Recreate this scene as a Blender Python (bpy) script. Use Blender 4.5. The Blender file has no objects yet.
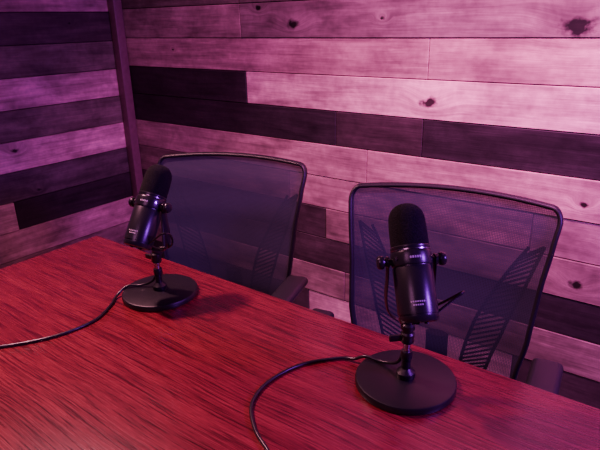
import bpy, bmesh, math, random
from mathutils import Vector, Matrix
random.seed(7)
S=bpy.context.scene
C=S.collection

# ---------------------------------------------------------------- helpers
def new_mat(name):
    m=bpy.data.materials.new(name); m.use_nodes=True
    nt=m.node_tree; b=nt.nodes['Principled BSDF']
    return m,nt,b
def N(nt,t,**kw):
    n=nt.nodes.new(t)
    for k,v in kw.items(): setattr(n,k,v)
    return n
def simple(name,col,rough=.5,metal=0,bump=0,bscale=300,coat=0,var=.15,spec=.5):
    m,nt,b=new_mat(name)
    tc=N(nt,'ShaderNodeTexCoord'); no=N(nt,'ShaderNodeTexNoise')
    no.inputs['Scale'].default_value=bscale; no.inputs['Detail'].default_value=4
    nt.links.new(tc.outputs['Object'],no.inputs['Vector'])
    cr=N(nt,'ShaderNodeValToRGB')
    cr.color_ramp.elements[0].color=[c*(1-var) for c in col]+[1]
    cr.color_ramp.elements[1].color=[c*(1+var) for c in col]+[1]
    cr.color_ramp.elements[0].position=.3; cr.color_ramp.elements[1].position=.7
    nt.links.new(no.outputs['Fac'],cr.inputs['Fac']); nt.links.new(cr.outputs['Color'],b.inputs['Base Color'])
    b.inputs['Roughness'].default_value=rough; b.inputs['Metallic'].default_value=metal
    b.inputs['Coat Weight'].default_value=coat; b.inputs['Specular IOR Level'].default_value=spec
    if bump:
        bp=N(nt,'ShaderNodeBump'); bp.inputs['Strength'].default_value=bump; bp.inputs['Distance'].default_value=.002
        nt.links.new(no.outputs['Fac'],bp.inputs['Height']); nt.links.new(bp.outputs['Normal'],b.inputs['Normal'])
    return m
def finish(bm,name,mats,parent=None,smooth=True,loc=None,rotz=0,angle=35):
    me=bpy.data.meshes.new(name); bmesh.ops.recalc_face_normals(bm,faces=bm.faces[:])
    bm.to_mesh(me); bm.free()
    for m in mats: me.materials.append(m)
    if smooth:
        me.polygons.foreach_set('use_smooth',[True]*len(me.polygons))
        me.set_sharp_from_angle(angle=math.radians(angle))
    o=bpy.data.objects.new(name,me); C.objects.link(o)
    if parent: o.parent=parent
    if loc: o.location=loc
    o.rotation_euler.z=rotz
    return o
def empty(name,loc,rotz=0):
    e=bpy.data.objects.new(name,None); C.objects.link(e); e.location=loc; e.rotation_euler.z=rotz
    e.empty_display_size=.1
    return e
def cat(pts,n=8,closed=False):
    P=[Vector(p) for p in pts]; out=[]; L=len(P)
    rng=range(L) if closed else range(L-1)
    for i in rng:
        if closed: a,b,c,d=P[(i-1)%L],P[i],P[(i+1)%L],P[(i+2)%L]
        else: a,b,c,d=P[max(i-1,0)],P[i],P[i+1],P[min(i+2,L-1)]
        for k in range(n):
            t=k/n
            out.append(.5*((2*b)+(c-a)*t+(2*a-5*b+4*c-d)*t*t+(3*b-a-3*c+d)*t**3))
    if not closed: out.append(P[-1])
    return out
def tube(bm,pts,ra,rb=None,seg=10,mat=0,closed=False,ref=Vector((0,1,0)),caps=True):
    """sweep; rb along ref direction, ra along the other"""
    if rb is None: rb=ra
    pts=[Vector(p) for p in pts]; L=len(pts); rings=[]
    for i,p in enumerate(pts):
        if closed: t=pts[(i+1)%L]-pts[i-1]
        else: t=pts[min(i+1,L-1)]-pts[max(i-1,0)]
        t.normalize()
        r=ref-t*ref.dot(t)
        if r.length<.15:
            r=Vector((0,0,1))-t*t.z
            if r.length<.15: r=Vector((1,0,0))-t*t.x
        r.normalize(); s=t.cross(r)
        rings.append([bm.verts.new(p+s*ra*math.cos(2*math.pi*k/seg)+r*rb*math.sin(2*math.pi*k/seg)) for k in range(seg)])
    m=L if closed else L-1
    for i in range(m):
        A=rings[i];B=rings[(i+1)%L]
        for k in range(seg):
            f=bm.faces.new((A[k],A[(k+1)%seg],B[(k+1)%seg],B[k])); f.material_index=mat
    if caps and not closed:
        for R in (rings[0],rings[-1]):
            f=bm.faces.new(R); f.material_index=mat
def ptube(bm,pts,r,seg=10,mat=0):
    """parallel-transport round tube"""
    pts=[Vector(p) for p in pts]; L=len(pts); rings=[]
    r0=None
    for i,p in enumerate(pts):
        t=(pts[min(i+1,L-1)]-pts[max(i-1,0)]).normalized()
        if r0 is None:
            r0=t.orthogonal().normalized()
        r0=(r0-t*r0.dot(t)).normalized(); s=t.cross(r0)
        rings.append([bm.verts.new(p+s*r*math.cos(2*math.pi*k/seg)+r0*r*math.sin(2*math.pi*k/seg)) for k in range(seg)])
    for i in range(L-1):
        A=rings[i];B=rings[i+1]
        for k in range(seg):
            f=bm.faces.new((A[k],A[(k+1)%seg],B[(k+1)%seg],B[k])); f.material_index=mat
    for R in (rings[0],rings[-1]):
        f=bm.faces.new(R); f.material_index=mat
def lathe(bm,prof,M=Matrix(),seg=48,mat=0):
    rings=[]
    for r,z in prof:
        if r<1e-6: rings.append([bm.verts.new(M@Vector((0,0,z)))])
        else: rings.append([bm.verts.new(M@Vector((r*math.cos(2*math.pi*k/seg),r*math.sin(2*math.pi*k/seg),z))) for k in range(seg)])
    for i in range(len(rings)-1):
        A,B=rings[i],rings[i+1]
        for k in range(seg):
            k2=(k+1)%seg
            if len(A)==1 and len(B)==1: continue
            if len(A)==1: f=bm.faces.new((A[0],B[k],B[k2]))
            elif len(B)==1: f=bm.faces.new((A[k],A[k2],B[0]))
            else: f=bm.faces.new((A[k],A[k2],B[k2],B[k]))
            f.material_index=mat
def box(bm,size,M=Matrix(),bev=0,mat=0,seg=3):
    g=bmesh.ops.create_cube(bm,size=1,matrix=M@Matrix.Diagonal((*size,1)))
    fs={f for v in g['verts'] for f in v.link_faces}
    for f in fs: f.material_index=mat
    if bev:
        es=list({e for f in fs for e in f.edges})
        r=bmesh.ops.bevel(bm,geom=es,offset=bev,segments=seg,affect='EDGES',profile=.5)
        for f in r['faces']: f.material_index=mat
def T(x,y,z): return Matrix.Translation((x,y,z))
def R(a,ax): return Matrix.Rotation(a,4,ax)

# ---------------------------------------------------------------- materials
def plank_mat(name,along,knots):
    m,nt,b=new_mat(name); lk=nt.links.new
    at=N(nt,'ShaderNodeAttribute'); at.attribute_name='tint'
    sd=N(nt,'ShaderNodeAttribute'); sd.attribute_name='seed'
    tc=N(nt,'ShaderNodeTexCoord')
    # knots
    cur=None
    for (p,rad) in knots:
        s=N(nt,'ShaderNodeVectorMath',operation='SUBTRACT'); lk(tc.outputs['Object'],s.inputs[0]); s.inputs[1].default_value=p
        sc=N(nt,'ShaderNodeVectorMath',operation='MULTIPLY'); lk(s.outputs[0],sc.inputs[0])
        v=[.6/rad,.6/rad,1/rad]
        if along=='X': v[1]=0
        else: v[0]=0
        sc.inputs[1].default_value=v
        l=N(nt,'ShaderNodeVectorMath',operation='LENGTH'); lk(sc.outputs[0],l.inputs[0])
        if cur is None: cur=l.outputs['Value']
        else:
            mn=N(nt,'ShaderNodeMath',operation='MINIMUM'); lk(cur,mn.inputs[0]); lk(l.outputs['Value'],mn.inputs[1]); cur=mn.outputs[0]
    nd=N(nt,'ShaderNodeTexNoise'); nd.inputs['Scale'].default_value=38; nd.inputs['Detail'].default_value=4; lk(tc.outputs['Object'],nd.inputs['Vector'])
    nm=N(nt,'ShaderNodeMath',operation='MULTIPLY'); lk(nd.outputs['Fac'],nm.inputs[0]); nm.inputs[1].default_value=2.2
    ad=N(nt,'ShaderNodeMath',operation='ADD'); lk(cur,ad.inputs[0]); lk(nm.outputs[0],ad.inputs[1])
    kmr=N(nt,'ShaderNodeMapRange'); kmr.inputs['From Min'].default_value=1.6; kmr.inputs['From Max'].default_value=2.3
    lk(ad.outputs[0],kmr.inputs['Value'])
    # swirl of grain round the knots
    near=N(nt,'ShaderNodeMapRange'); near.inputs['From Min'].default_value=0; near.inputs['From Max'].default_value=4.5
    near.inputs['To Min'].default_value=.035; near.inputs['To Max'].default_value=0; near.interpolation_type='SMOOTHSTEP'
    lk(cur,near.inputs['Value'])
    mul=N(nt,'ShaderNodeVectorMath',operation='SCALE'); lk(sd.outputs['Vector'],mul.inputs[0]); mul.inputs['Scale'].default_value=13.
    add=N(nt,'ShaderNodeVectorMath',operation='ADD'); lk(tc.outputs['Object'],add.inputs[0]); lk(mul.outputs[0],add.inputs[1])
    cb=N(nt,'ShaderNodeCombineXYZ'); lk(near.outputs['Result'],cb.inputs['Z'])
    add2=N(nt,'ShaderNodeVectorMath',operation='ADD'); lk(add.outputs[0],add2.inputs[0]); lk(cb.outputs[0],add2.inputs[1])
    def grain(sa,sz,scale,dist,det=6):
        mp=N(nt,'ShaderNodeMapping')
        mp.inputs['Scale'].default_value=(sa,1,sz) if along=='X' else (1,sa,sz)
        lk(add2.outputs[0],mp.inputs['Vector'])
        n=N(nt,'ShaderNodeTexNoise'); n.inputs['Scale'].default_value=scale; n.inputs['Detail'].default_value=det
        n.inputs['Distortion'].default_value=dist; n.inputs['Roughness'].default_value=.6
        lk(mp.outputs[0],n.inputs['Vector']); return n.outputs['Fac']
    g1=grain(.6,9,4,.6); g2=grain(2,60,4,.2); g3=grain(1,2,5,.3,3); g4=grain(14,12,3,0,4)
    def mr(src,a,b_,lo,hi):
        r=N(nt,'ShaderNodeMapRange'); lk(src,r.inputs['Value'])
        for k,v in zip(('From Min','From Max','To Min','To Max'),(a,b_,lo,hi)): r.inputs[k].default_value=v
        return r.outputs['Result']
    def mm(x,y):
        q=N(nt,'ShaderNodeMath',operation='MULTIPLY'); lk(x,q.inputs[0]); lk(y,q.inputs[1]); return q.outputs[0]
    f=mm(mm(mr(g1,.3,.7,.60,1.28),mr(g2,.3,.7,.82,1.14)),mm(mr(g3,.3,.7,.5,1.32),mr(g4,.3,.7,.85,1.12)))
    f=mm(f,mr(kmr.outputs['Result'],0,1,.05,1))
    vs=N(nt,'ShaderNodeVectorMath',operation='SCALE'); lk(at.outputs['Color'],vs.inputs[0]); lk(f,vs.inputs['Scale'])
    lk(vs.outputs[0],b.inputs['Base Color'])
    b.inputs['Roughness'].default_value=.55; b.inputs['Specular IOR Level'].default_value=.25
    bp=N(nt,'ShaderNodeBump'); bp.inputs['Strength'].default_value=.35; bp.inputs['Distance'].default_value=.002
    lk(f,bp.inputs['Height']); lk(bp.outputs['Normal'],b.inputs['Normal'])
    return m

def wood_table():
    m,nt,b=new_mat('mahogany_laminate'); lk=nt.links.new
    tc=N(nt,'ShaderNodeTexCoord')
    # slow waviness of the figure
    wn=N(nt,'ShaderNodeTexNoise'); wn.inputs['Scale'].default_value=3.0; wn.inputs['Detail'].default_value=1
    lk(tc.outputs['Object'],wn.inputs['Vector'])
    wr=N(nt,'ShaderNodeMapRange'); wr.inputs['To Min'].default_value=-.014; wr.inputs['To Max'].default_value=.014
    lk(wn.outputs['Fac'],wr.inputs['Value'])
    wc=N(nt,'ShaderNodeCombineXYZ'); lk(wr.outputs['Result'],wc.inputs['Y'])
    wa=N(nt,'ShaderNodeVectorMath',operation='ADD'); lk(tc.outputs['Object'],wa.inputs[0]); lk(wc.outputs[0],wa.inputs[1])
    def g(sx,sy,sc,dist,det=6,ro=.6):
        mp=N(nt,'ShaderNodeMapping'); mp.inputs['Scale'].default_value=(sx,sy,1); lk(wa.outputs[0],mp.inputs['Vector'])
        n=N(nt,'ShaderNodeTexNoise'); n.inputs['Scale'].default_value=sc; n.inputs['Detail'].default_value=det
        n.inputs['Distortion'].default_value=dist; n.inputs['Roughness'].default_value=ro; lk(mp.outputs[0],n.inputs['Vector']); return n.outputs['Fac']
    a=g(.45,9,4,.35); p=g(1.8,66,4,.1,4,.6); w=g(8,170,4,.0,2)
    cr=N(nt,'ShaderNodeValToRGB'); e=cr.color_ramp.elements
    e[0].position=.34; e[0].color=(.110,.009,.015,1); e[1].position=.68; e[1].color=(.205,.021,.031,1)
    k=e.new(.5); k.color=(.158,.014,.023,1)
    lk(a,cr.inputs['Fac'])
    cr2=N(nt,'ShaderNodeValToRGB'); q=cr2.color_ramp.elements
    q[0].position=.38; q[0].color=(.13,.14,.17,1); q[1].position=.51; q[1].color=(1,1,1,1)
    lk(p,cr2.inputs['Fac'])
    mx=N(nt,'ShaderNodeMix',data_type='RGBA',blend_type='MULTIPLY'); mx.inputs[0].default_value=.74
    lk(cr.outputs['Color'],mx.inputs[6]); lk(cr2.outputs['Color'],mx.inputs[7])
    cr3=N(nt,'ShaderNodeValToRGB'); q=cr3.color_ramp.elements
    q[0].position=.4; q[0].color=(.72,.68,.68,1); q[1].position=.6; q[1].color=(1.1,1.1,1.1,1); lk(w,cr3.inputs['Fac'])
    mx2=N(nt,'ShaderNodeMix',data_type='RGBA',blend_type='MULTIPLY'); mx2.inputs[0].default_value=1
    lk(mx.outputs[2],mx2.inputs[6]); lk(cr3.outputs['Color'],mx2.inputs[7])
    lk(mx2.outputs[2],b.inputs['Base Color'])
    r=N(nt,'ShaderNodeMapRange'); r.inputs['To Min'].default_value=.18; r.inputs['To Max'].default_value=.34
    lk(p,r.inputs['Value']); lk(r.outputs['Result'],b.inputs['Roughness'])
    b.inputs['Specular IOR Level'].default_value=.55
    bp=N(nt,'ShaderNodeBump'); bp.inputs['Strength'].default_value=.10; bp.inputs['Distance'].default_value=.001
    lk(cr2.outputs['Color'],bp.inputs['Height']); lk(bp.outputs['Normal'],b.inputs['Normal'])
    return m
M_table=wood_table()
M_tedge=simple('table_edge_band',(.07,.012,.02),.4)
M_tleg=simple('table_leg_metal',(.03,.03,.035),.4,.6)
M_trim=simple('painted_post',(.16,.08,.09),.5,0,.2,40)
M_body=simple('microphone_satin_black',(.032,.030,.040),.28,.65,.0,400)
M_blk=simple('matte_black_steel',(.009,.0085,.011),.33,.2,.15,900,spec=.45)
M_foam=simple('foam_windscreen',(.007,.007,.009),1,0,1.0,420,var=.6,spec=.15)
M_chr=simple('dark_chrome',(.3,.29,.32),.22,1)
M_lab=simple('label_silver',(.45,.43,.48),.4)
M_cab=simple('cable_rubber',(.008,.007,.010),.32,spec=.45)
M_pla=simple('chair_black_plastic',(.007,.0065,.009),.45,0,.1,500,spec=.35)
M_cush=simple('seat_fabric',(.02,.018,.026),.9,0,.5,500)
M_floor=simple('carpet_dark',(.05,.04,.055),.95,0,.6,250,var=.4)
M_ceil=simple('ceiling_paint',(.10,.09,.10),.9,0,.1,60)

def mesh_fabric():
    m,nt,b=new_mat('chair_mesh_fabric'); lk=nt.links.new
    tc=N(nt,'ShaderNodeTexCoord'); sp=N(nt,'ShaderNodeSeparateXYZ'); lk(tc.outputs['Object'],sp.inputs[0])
    outs=[]
    for ax,pitch in (('X',.0036),('Z',.0036)):
        mu=N(nt,'ShaderNodeMath',operation='MULTIPLY'); mu.inputs[1].default_value=2*math.pi/pitch; lk(sp.outputs[ax],mu.inputs[0])
        si=N(nt,'ShaderNodeMath',operation='SINE'); lk(mu.outputs[0],si.inputs[0])
        r=N(nt,'ShaderNodeMapRange'); r.inputs['From Min'].default_value=-.1; r.inputs['From Max'].default_value=.5
        lk(si.outputs[0],r.inputs['Value']); outs.append(r.outputs['Result'])
    mx=N(nt,'ShaderNodeMath',operation='MAXIMUM'); lk(outs[0],mx.inputs[0]); lk(outs[1],mx.inputs[1])
    r=N(nt,'ShaderNodeMapRange'); r.inputs['To Min'].default_value=.72; r.inputs['To Max'].default_value=.90; lk(mx.outputs[0],r.inputs['Value'])
    lk(r.outputs['Result'],b.inputs['Alpha'])
    b.inputs['Base Color'].default_value=(.022,.020,.050,1); b.inputs['Roughness'].default_value=.55
    b.inputs['Specular IOR Level'].default_value=.3
    b.inputs['Sheen Weight'].default_value=.04
    return m
M_mesh=mesh_fabric()

# ---------------------------------------------------------------- walls of reclaimed planks
L1=(.66,.44,.39); L2=(.48,.31,.27); Md=(.24,.165,.135); D1=(.032,.024,.026); D2=(.060,.042,.041); G=(.16,.135,.10)
P=.14; Y0=1.877; X0=-2.6
def build_wall(name,along,z_off,rows,rng,mat):
    bm=bmesh.new()
    tint=bm.loops.layers.float_color.new('tint'); seed=bm.loops.layers.float_color.new('seed')
    lo,hi=rng
    for k in range(-10,10):
        z0=1.303+z_off+k*P; z1=z0+P
        z0c=max(z0,0); z1c=min(z1,2.6)
        if z1c-z0c<.01: continue
        spec=rows.get(k)
        if spec is None:
            js=[lo]; x=lo+random.uniform(.3,1.2)
            while x<hi-.2: js.append(x); x+=random.uniform(.8,1.5)
            js.append(hi); spec=[(a,random.choice([L2,Md,D1,D2,L1])) for a in js[1:]]
        a=lo
        for (b_,col) in spec:
            b_=min(b_,hi)
            th=.018+random.uniform(-.0025,.0025); g=.0022
            cx=(a+b_)/2; ln=b_-a-g; h=z1c-z0c-g*1.3; cz=(z0c+z1c)/2
            if along=='X': M=T(cx,Y0+.02-th/2,cz); sz=(ln,th,h)
            else: M=T(X0-.02+th/2,cx,cz); sz=(th,ln,h)
            before=set(bm.faces)
            box(bm,sz,M,.0018,0,1)
            j=random.uniform(.9,1.1); s=[random.random() for _ in range(3)]+[1]
            for f in set(bm.faces)-before:
                for lp in f.loops: lp[tint]=[c*j for c in col]+[1]; lp[seed]=s
            a=b_
    # dark backing board
    before=set(bm.faces)
    if along=='X': box(bm,(hi-lo,.06,2.6),T((lo+hi)/2,Y0+.05,1.3))
    else: box(bm,(.06,hi-lo,2.6),T(X0-.05,(lo+hi)/2,1.3))
    for f in set(bm.faces)-before:
        for lp in f.loops: lp[tint]=(.01,.008,.01,1); lp[seed]=(0,0,0,1)
    return finish(bm,name,[mat],smooth=False)
kb=[((-1.459,Y0,1.353),.018),((-1.637,Y0,1.422),.009),((-.392,Y0,1.331),.027),((-.853,Y0,1.083),.019),((-.288,Y0,.52),.014),((-2.2,Y0,1.25),.005),((-1.05,Y0,1.37),.007),((-.3,Y0,.80),.008)]
kl=[((X0,1.22,.83),.010),((X0,1.6,1.38),.006),((X0,1.3,.62),.009)]
E=9
rowsB={2:[(-2.0,G),(-.9,L2),(E,Md)], 1:[(-1.743,G),(-.9,G),(E,Md)], 0:[(-1.743,(.42,.29,.25)),(E,(.25,.185,.16))],
 -1:[(-.862,L2),(E,L2)],
 -2:[(-1.728,D1),(E,L1)],
 -3:[(-1.25,D1),(-.869,D2),(E,D1)],
 -4:[(-1.1,L2),(E,L2)],
 -5:[(-1.5,Md),(-.45,L2),(E,(.34,.23,.20))],  # light planks low on the wall tinted darker, light falloff put into colour
 -6:[(-1.3,D2),(E,Md)],
 -7:[(-.9,D2),(E,D1)],
 -8:[(-1.2,Md),(E,Md)]}
rowsL={1:[(E,L2)],0:[(E,D2)],-1:[(E,G)],-2:[(E,L1)],-3:[(E,G)],-4:[(E,L1)],-5:[(E,(.10,.08,.075))],-6:[(1.169,L1),(E,D1)],-7:[(E,L2)],-8:[(E,Md)]}
build_wall('wall_back','X',0,rowsB,(X0,1.3),plank_mat('reclaimed_planks_back','X',kb))
build_wall('wall_left','Y',-.012,rowsL,(-1.2,Y0+.02),plank_mat('reclaimed_planks_left','Y',kl))
bm=bmesh.new(); box(bm,(.05,.05,2.6),T(X0+.027,Y0-.027,1.3),.004); finish(bm,'trim_1',[M_trim])
bm=bmesh.new(); box(bm,(4.1,3.3,.05),T(-.7,.35,-.025)); finish(bm,'floor',[M_floor],smooth=False)
bm=bmesh.new(); box(bm,(4.1,3.3,.05),T(-.7,.35,2.625)); finish(bm,'ceiling',[M_ceil],smooth=False)

# ---------------------------------------------------------------- table
tb=empty('conference_table',(-.45,.3775,0))
bm=bmesh.new(); box(bm,(2.1,1.055,.03),T(0,0,.735),.003,0,2)
for f in bm.faces:
    if abs(f.normal.z)<.5: f.material_index=1
finish(bm,'table_top',[M_table,M_tedge],tb)
bm=bmesh.new()
for sx in (-1,1):
    for sy in (-1,1):
        box(bm,(.05,.05,.715),T(sx*.98,sy*.46,.3625),.004)
        lathe(bm,[(0,0),(.022,0),(.022,.006),(0,.006)],T(sx*.98,sy*.46,0),16)
    box(bm,(.04,.88,.05),T(sx*.98,0,.69),.003)
box(bm,(1.92,.03,.05),T(0,-.46,.69),.003)
box(bm,(1.92,.03,.05),T(0,.30,.69),.003)
finish(bm,'table_frame',[M_tleg],tb)

# ---------------------------------------------------------------- chairs
def interp(tab,z):
    if z<=tab[0][0]: return tab[0][1]
    for (a,va),(b,vb) in zip(tab,tab[1:]):
        if z<=b:
            t=(z-a)/(b-a); t=t*t*(3-2*t)*.4+t*.6
            return va+(vb-va)*t
    return tab[-1][1]
WT=[(.50,.178),(.60,.195),(.68,.210),(.80,.220),(.90,.234),(.98,.246)]
YT=[(.50,.215),(.60,.205),(.68,.212),(.80,.238),(.90,.262),(.98,.290)]
ZB,ZT=.50,.975
def surf(u,t,off=0):
    z=ZB+(ZT-ZB)*t
    x=u*interp(WT,z); y=interp(YT,z)+.032*(1-u*u)+off
    return Vector((x,y,z+.014*(1-u*u)*t-.010*(1-u*u)*(1-t)))
def make_chair(name,loc,rz):
    root=empty(name,loc,rz)
    # back frame
    loop=[]; rc=.10; rt=.075
    for (cu,ct,a0) in ((1-rc,1-rt,0),(-1+rc,1-rt,90),(-1+rc*1.8,rt*1.8,180),(1-rc*1.8,rt*1.8,270)):
        ru,rr=(rc,rt) if ct>.5 else (rc*1.8,rt*1.8)
        for k in range(7):
            a=math.radians(a0+k*15); loop.append((cu+ru*math.cos(a),ct+rr*math.sin(a)))
    pts=[]
    for i in range(len(loop)):
        a=loop[i]; b=loop[(i+1)%len(loop)]
        d=math.hypot(a[0]-b[0],a[1]-b[1]); n=max(1,int(d/.06))
        for k in range(n): pts.append(surf(a[0]+(b[0]-a[0])*k/n,a[1]+(b[1]-a[1])*k/n))
    bm=bmesh.new(); tube(bm,pts,.0060,.012,10,0,True)
    finish(bm,'backrest_frame',[M_pla],root,angle=60)
    # woven panel
    bm=bmesh.new(); nu,nt_=28,30; grid=[]
    for j in range(nt_+1):
        t=j/nt_; um=1
        if t>1-rt: um=1-rc+rc*math.sqrt(max(0,1-((t-1+rt)/rt)**2))
        if t<rt*1.8: um=1-rc*1.8+rc*1.8*math.sqrt(max(0,1-((rt*1.8-t)/(rt*1.8))**2))
        grid.append([bm.verts.new(surf(um*(-1+2*i/nu),t,-.004)) for i in range(nu+1)])
    for j in range(nt_):
        for i in range(nu): bm.faces.new((grid[j][i],grid[j][i+1],grid[j+1][i+1],grid[j+1][i]))
    finish(bm,'backrest_mesh',[M_mesh],root,angle=180)
    # slotted lumbar wings behind mesh
    bm=bmesh.new()
    for s in (-1,1):
        inner=[(p.x,p.y) for p in cat([(.80,.80,0),(.62,.62,0),(.42,.40,0),(.34,.18,0),(.34,.04,0)],8)]
        outer=[(p.x,p.y) for p in cat([(.93,.82,0),(.86,.62,0),(.74,.40,0),(.66,.18,0),(.62,.04,0)],8)]
        A=[surf(s*u,t,.012) for u,t in inner]; B=[surf(s*u,t,.012) for u,t in outer]
        tube(bm,A,.004,.003,6,0); tube(bm,B,.004,.003,6,0)
        for i in range(0,len(A)-3,1):
            tube(bm,[B[i],(B[i]+A[i+3])/2,A[i+3]],.0028,.002,6,0)
    # lower bridge and spine to seat mechanism
    tube(bm,[surf(u,.05,.014) for u in (-.62,-.3,0,.3,.62)],.016,.005,8,0)
    sp=cat([(0,surf(0,.28,.02).y,surf(0,.28,0).z),(0,surf(0,.05,.03).y,surf(0,.05,0).z),(0,.26,.46),(0,.18,.405),(0,.02,.395)],8)
    tube(bm,sp,.028,.012,12,0)
    finish(bm,'lumbar_support',[M_pla],root,angle=60)
    # seat
    bm=bmesh.new(); box(bm,(.49,.47,.075),T(0,-.02,.455),.03,0,5)
    for v in bm.verts:
        if v.co.y<-.15: v.co.z-=(-.15-v.co.y)**2*2.2
        v.co.x*=1-.06*max(0,v.co.y/.25)
        if v.co.z>.46: v.co.z-=.012*max(0,1-(v.co.x/.2)**2)
    finish(bm,'seat',[M_cush],root,angle=60)
    bm=bmesh.new(); box(bm,(.44,.42,.02),T(0,-.02,.412),.008,0,2); box(bm,(.16,.22,.05),T(0,0,.385),.012,0,2)
    tube(bm,[(.08,.02,.385),(.16,.02,.38),(.21,.02,.385)],.006,.006,8)
    finish(bm,'seat_pan',[M_pla],root)
    # arms
    for i,s in enumerate((-1,1)):
        bm=bmesh.new(); box(bm,(.062,.25,.026),T(s*.258,.025,.681),.0125,0,4)
        for v in bm.verts: v.co.x+= s*(-.012)*max(0,(-v.co.y)/.1)**1
        up=cat([(s*.258,.03,.672),(s*.272,.045,.58),(s*.272,.03,.47),(s*.25,.01,.415),(s*.15,0,.405)],8)
        tube(bm,up,.010,.024,10,0)
        finish(bm,f'armrest_{i+1}',[M_pla],root,angle=50)
    # column, base, casters
    bm=bmesh.new()
    lathe(bm,[(0,.08),(.03,.08),(.03,.22),(.024,.225),(.02,.23),(.02,.37),(0,.37)],seg=24)
    lathe(bm,[(0,.065),(.045,.065),(.05,.075),(.045,.105),(.033,.115),(0,.115)],seg=24)
    for k in range(5):
        a=math.radians(90+72*k); d=Vector((math.cos(a),math.sin(a),0))
        tube(bm,[d*.03+Vector((0,0,.095)),d*.15+Vector((0,0,.09)),d*.29+Vector((0,0,.07))],.018,.012,8,0,ref=Vector((0,0,1)))
        c=d*.28; side=Vector((-d.y,d.x,0))
        lathe(bm,[(0,.03),(.008,.03),(.008,.075),(0,.075)],T(c.x,c.y,0),10)
        for w in (-1,1):
            M=T(*(c+side*w*.016+Vector((0,0,.027))))@R(a,'Z')@R(math.pi/2,'X')
            lathe(bm,[(0,-.009),(.024,-.009),(.027,-.006),(.027,.006),(.024,.009),(0,.009)],M,20)
        box(bm,(.04,.05,.012),T(c.x,c.y,.056)@R(a,'Z'),.004,0,2)
    finish(bm,'swivel_base',[M_pla],root)
    return root
make_chair('office_chair',(-1.070,.902,0),math.radians(19.1))
make_chair('office_chair.001',(-.4235,.908,0),math.radians(10.2))

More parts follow.
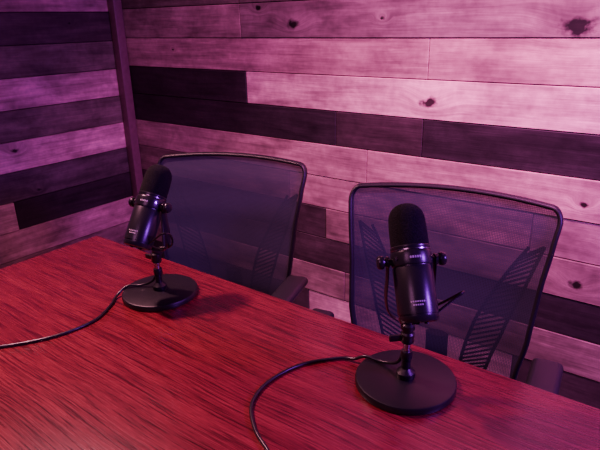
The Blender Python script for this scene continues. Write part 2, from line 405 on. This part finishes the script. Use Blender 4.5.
# ---------------------------------------------------------------- microphones
def make_mic(name,loc,yaw,tilt,pz,laba):
    root=empty(name,loc,yaw)
    bm=bmesh.new()
    lathe(bm,[(0,0),(.088,0),(.090,.002),(.090,.0105),(.0885,.013),(.085,.0142),(.03,.0146),(.022,.0155),(0,.0155)],seg=96)
    finish(bm,'base_plate',[M_blk],root)
    bm=bmesh.new()
    lathe(bm,[(0,.015),(.016,.015),(.017,.018),(.0165,.026),(.012,.030),(.0085,.034),(.0078,.05),(0,.05)],seg=32,mat=0)
    lathe(bm,[(0,.03),(.0062,.03),(.0062,.092),(0,.092)],seg=24,mat=1)
    lathe(bm,[(0,.052),(.0095,.052),(.0105,.055),(.0105,.066),(.0095,.069),(0,.069)],seg=24,mat=0)
    lathe(bm,[(0,.086),(.010,.086),(.012,.089),(.012,.104),(.0095,.107),(.0095,pz-.129),(.0125,pz-.128),(.0125,pz-.121),(.009,pz-.118),(0,pz-.118)],seg=24,mat=0)
    box(bm,(.03,.006,.012),T(-.018,0,.096),.002,0,2)
    finish(bm,'stand_pole',[M_blk,M_chr],root)
    # yoke
    bm=bmesh.new()
    w=.0405
    pts=[(-w,0,pz+.008),(-w,0,pz-.03),(-w,.004,pz-.065),(-w*.86,.007,pz-.094),(-w*.5,.008,pz-.111),(0,.008,pz-.116),
         (w*.5,.008,pz-.111),(w*.86,.007,pz-.094),(w,.004,pz-.065),(w,0,pz-.03),(w,0,pz+.008)]
    tube(bm,cat(pts,6),.0021,.0085,10,0)
    lathe(bm,[(0,-.006),(.012,-.006),(.013,-.003),(.013,.004),(0,.004)],T(0,.006,pz-.117),24)
    for s in (-1,1):
        M=T(s*.031,0,pz)@R(s*math.pi/2,'Y')
        lathe(bm,[(0,0),(.006,0),(.006,.008),(.0095,.008),(.0095,.012),(.007,.0135),(.007,.0155),(.0105,.017),(.0115,.0195),(.0115,.0235),(.0095,.0265),(.005,.0275),(0,.0275)],M,20)
    finish(bm,'yoke_bracket',[M_body],root)
    HM=T(0,0,pz)@R(-tilt,'X')@Matrix.Scale(1.06,4)
    bm=bmesh.new()
    prof=[(0,-.092),(.018,-.092),(.018,-.095),(.024,-.096),(.0285,-.0945),(.0305,-.091),(.0310,-.086),(.0297,-.0855),(.0297,-.083),(.0312,-.0825),
          (.0312,-.012),(.0305,-.011),(.0305,-.009),(.0318,-.008),(.0322,-.006),(.0322,.010),(.0312,.013),(.0304,.0145),(.0304,.016),(.0310,.017),(.0310,.021),(.029,.023),(0,.023)]
    lathe(bm,prof,HM,64)
    # thin bright accent ring under the foam
    lathe(bm,[(.0300,.0144),(.0312,.0146),(.0312,.0162),(.0300,.0164)],HM,64,1)
    # round rear sockets / switches
    for (x,y,r) in ((0,.010,.004),(.010,-.006,.0035),(-.010,-.006,.0035)):
        lathe(bm,[(0,-.0985),(r,-.0985),(r,-.091),(0,-.091)],HM@T(x,y,0),16)
    for a in (30,150,210,330):
        aa=math.radians(a); M=HM@T(.0319*math.cos(aa),.0319*math.sin(aa),.003)@R(aa,'Z')@R(math.pi/2,'Y')
        lathe(bm,[(0,0),(.003,0),(.003,.0012),(0,.0014)],M,12,1)
    finish(bm,'microphone_body',[M_body,M_chr],root)
    bm=bmesh.new(); fp=[(0,.019),(.0290,.019),(.0300,.026),(.0298,.05),(.0290,.063)]
    for k in range(1,9):
        a=math.radians(k*90/9); fp.append((.0290-.024+.024*math.cos(a),.063+.028*math.sin(a)))
    fp.append((0,.0925))
    lathe(bm,fp,HM,64); finish(bm,'foam_windscreen',[M_foam],root,angle=80)
    # printed labels (thin curved plates)
    bm=bmesh.new()
    def patch(r,a0,a1,z0,z1,mat=0):
        n=10; lo=[];hi=[]
        for k in range(n+1):
            a=math.radians(a0+(a1-a0)*k/n)
            lo.append(bm.verts.new(HM@Vector((r*math.cos(a),r*math.sin(a),z0)))); hi.append(bm.verts.new(HM@Vector((r*math.cos(a),r*math.sin(a),z1))))
        for k in range(n): f=bm.faces.new((lo[k],lo[k+1],hi[k+1],hi[k])); f.material_index=mat
    for k in range(5):   # lettering on collar
        c=laba-13+k*6.5; patch(.0324,c-2.2,c+2.2,.0005,.004)
    for j,(z,n) in enumerate(((-.066,7),(-.071,5))):
        for k in range(n):
            c=laba-5-n*3+k*6; patch(.03145,c-2.1,c+2.1,z,z+.0022)
    finish(bm,'lettering',[M_lab],root)
    bm=bmesh.new()
    lp=cat([(0,.016,pz-.112),(.025,.018,pz-.108),(.055,.0,pz-.085),(.078,-.028,pz-.052),(.072,-.046,pz-.043),(.048,-.048,pz-.06),(.03,-.05,pz-.073),(.018,-.050,pz-.083)],8)
    ptube(bm,lp,.0023,8); finish(bm,'cable_loop',[M_cab],root)
    return root
mic1=make_mic('desk_microphone',(-1.0137,.755,.75),math.radians(9),math.radians(34),.229,-75)
mic2=make_mic('desk_microphone.001',(-.3674,.7797,.75),math.radians(44),math.radians(32),.242,-95)
def cable(name,pts,root):
    bm=bmesh.new(); ptube(bm,cat(pts,10),.0032,10)
    M=(Matrix.Translation(root.location)@Matrix.Rotation(root.rotation_euler.z,4,'Z')).inverted()
    bmesh.ops.transform(bm,matrix=M,verts=bm.verts[:])
    return finish(bm,name,[M_cab],root,angle=80)
zt=.7535
cable('microphone_cable',[(-1.02,.76,.81),(-1.035,.752,.782),(-1.06,.737,.7695),(-1.085,.712,.769),(-1.085,.68,.756),(-1.060,.645,zt),(-1.03,.582,zt),(-1.038,.503,zt),(-1.074,.4345,zt),(-1.124,.377,zt),(-1.25,.25,zt),(-1.35,.1,zt)],mic1)
cable('microphone_cable',[(-.375,.785,.815),(-.388,.787,.783),(-.42,.79,.769),(-.455,.788,.7685),(-.478,.783,.757),(-.505,.773,zt),(-.552,.714,zt),(-.569,.638,zt),(-.553,.573,zt),(-.507,.528,zt),(-.4585,.503,zt),(-.403,.475,zt),(-.25,.38,zt),(-.1,.2,zt)],mic2)

# ---------------------------------------------------------------- lights
def area(name,loc,tgt,size,col,pw,sy=None,spread=180):
    l=bpy.data.lights.new(name,'AREA'); l.color=col; l.energy=pw; l.size=size; l.spread=math.radians(spread)
    if sy: l.shape='RECTANGLE'; l.size_y=sy
    o=bpy.data.objects.new(name,l); C.objects.link(o); o.location=loc
    o.rotation_euler=(Vector(tgt)-Vector(loc)).to_track_quat('-Z','Y').to_euler()
area('pink_wall_washer',(-.20,1.18,2.38),(-.4,1.88,1.6),.2,(1,.19,.68),56,spread=112)
area('studio_key_lamp',(-1.85,.6,2.4),(-1.05,.42,.75),.12,(1,.36,.46),31,spread=108)
area('violet_led_strip',(.95,1.1,1.6),(-.3,1.4,.95),.25,(.42,.04,1),42)
area('pink_front_lamp',(-.6,-.9,2.2),(-1.2,.8,.9),.7,(1,.30,.68),9)
w=bpy.data.worlds.new('world'); S.world=w; w.use_nodes=True
w.node_tree.nodes['Background'].inputs[0].default_value=(.50,.13,.64,1)
w.node_tree.nodes['Background'].inputs[1].default_value=.12

# ---------------------------------------------------------------- camera
cd=bpy.data.cameras.new('camera'); co=bpy.data.objects.new('camera',cd); C.objects.link(co)
cd.sensor_width=36; cd.lens=33.3; cd.clip_start=.02
r=Vector((.7978,.6031,-.0214)); u=Vector((-.1925,.2881,.9380)); b=Vector((.5713,-.7438,.3459))
co.matrix_world=Matrix(((r.x,u.x,b.x,0),(r.y,u.y,b.y,0),(r.z,u.z,b.z,1.37),(0,0,0,1)))
S.camera=co
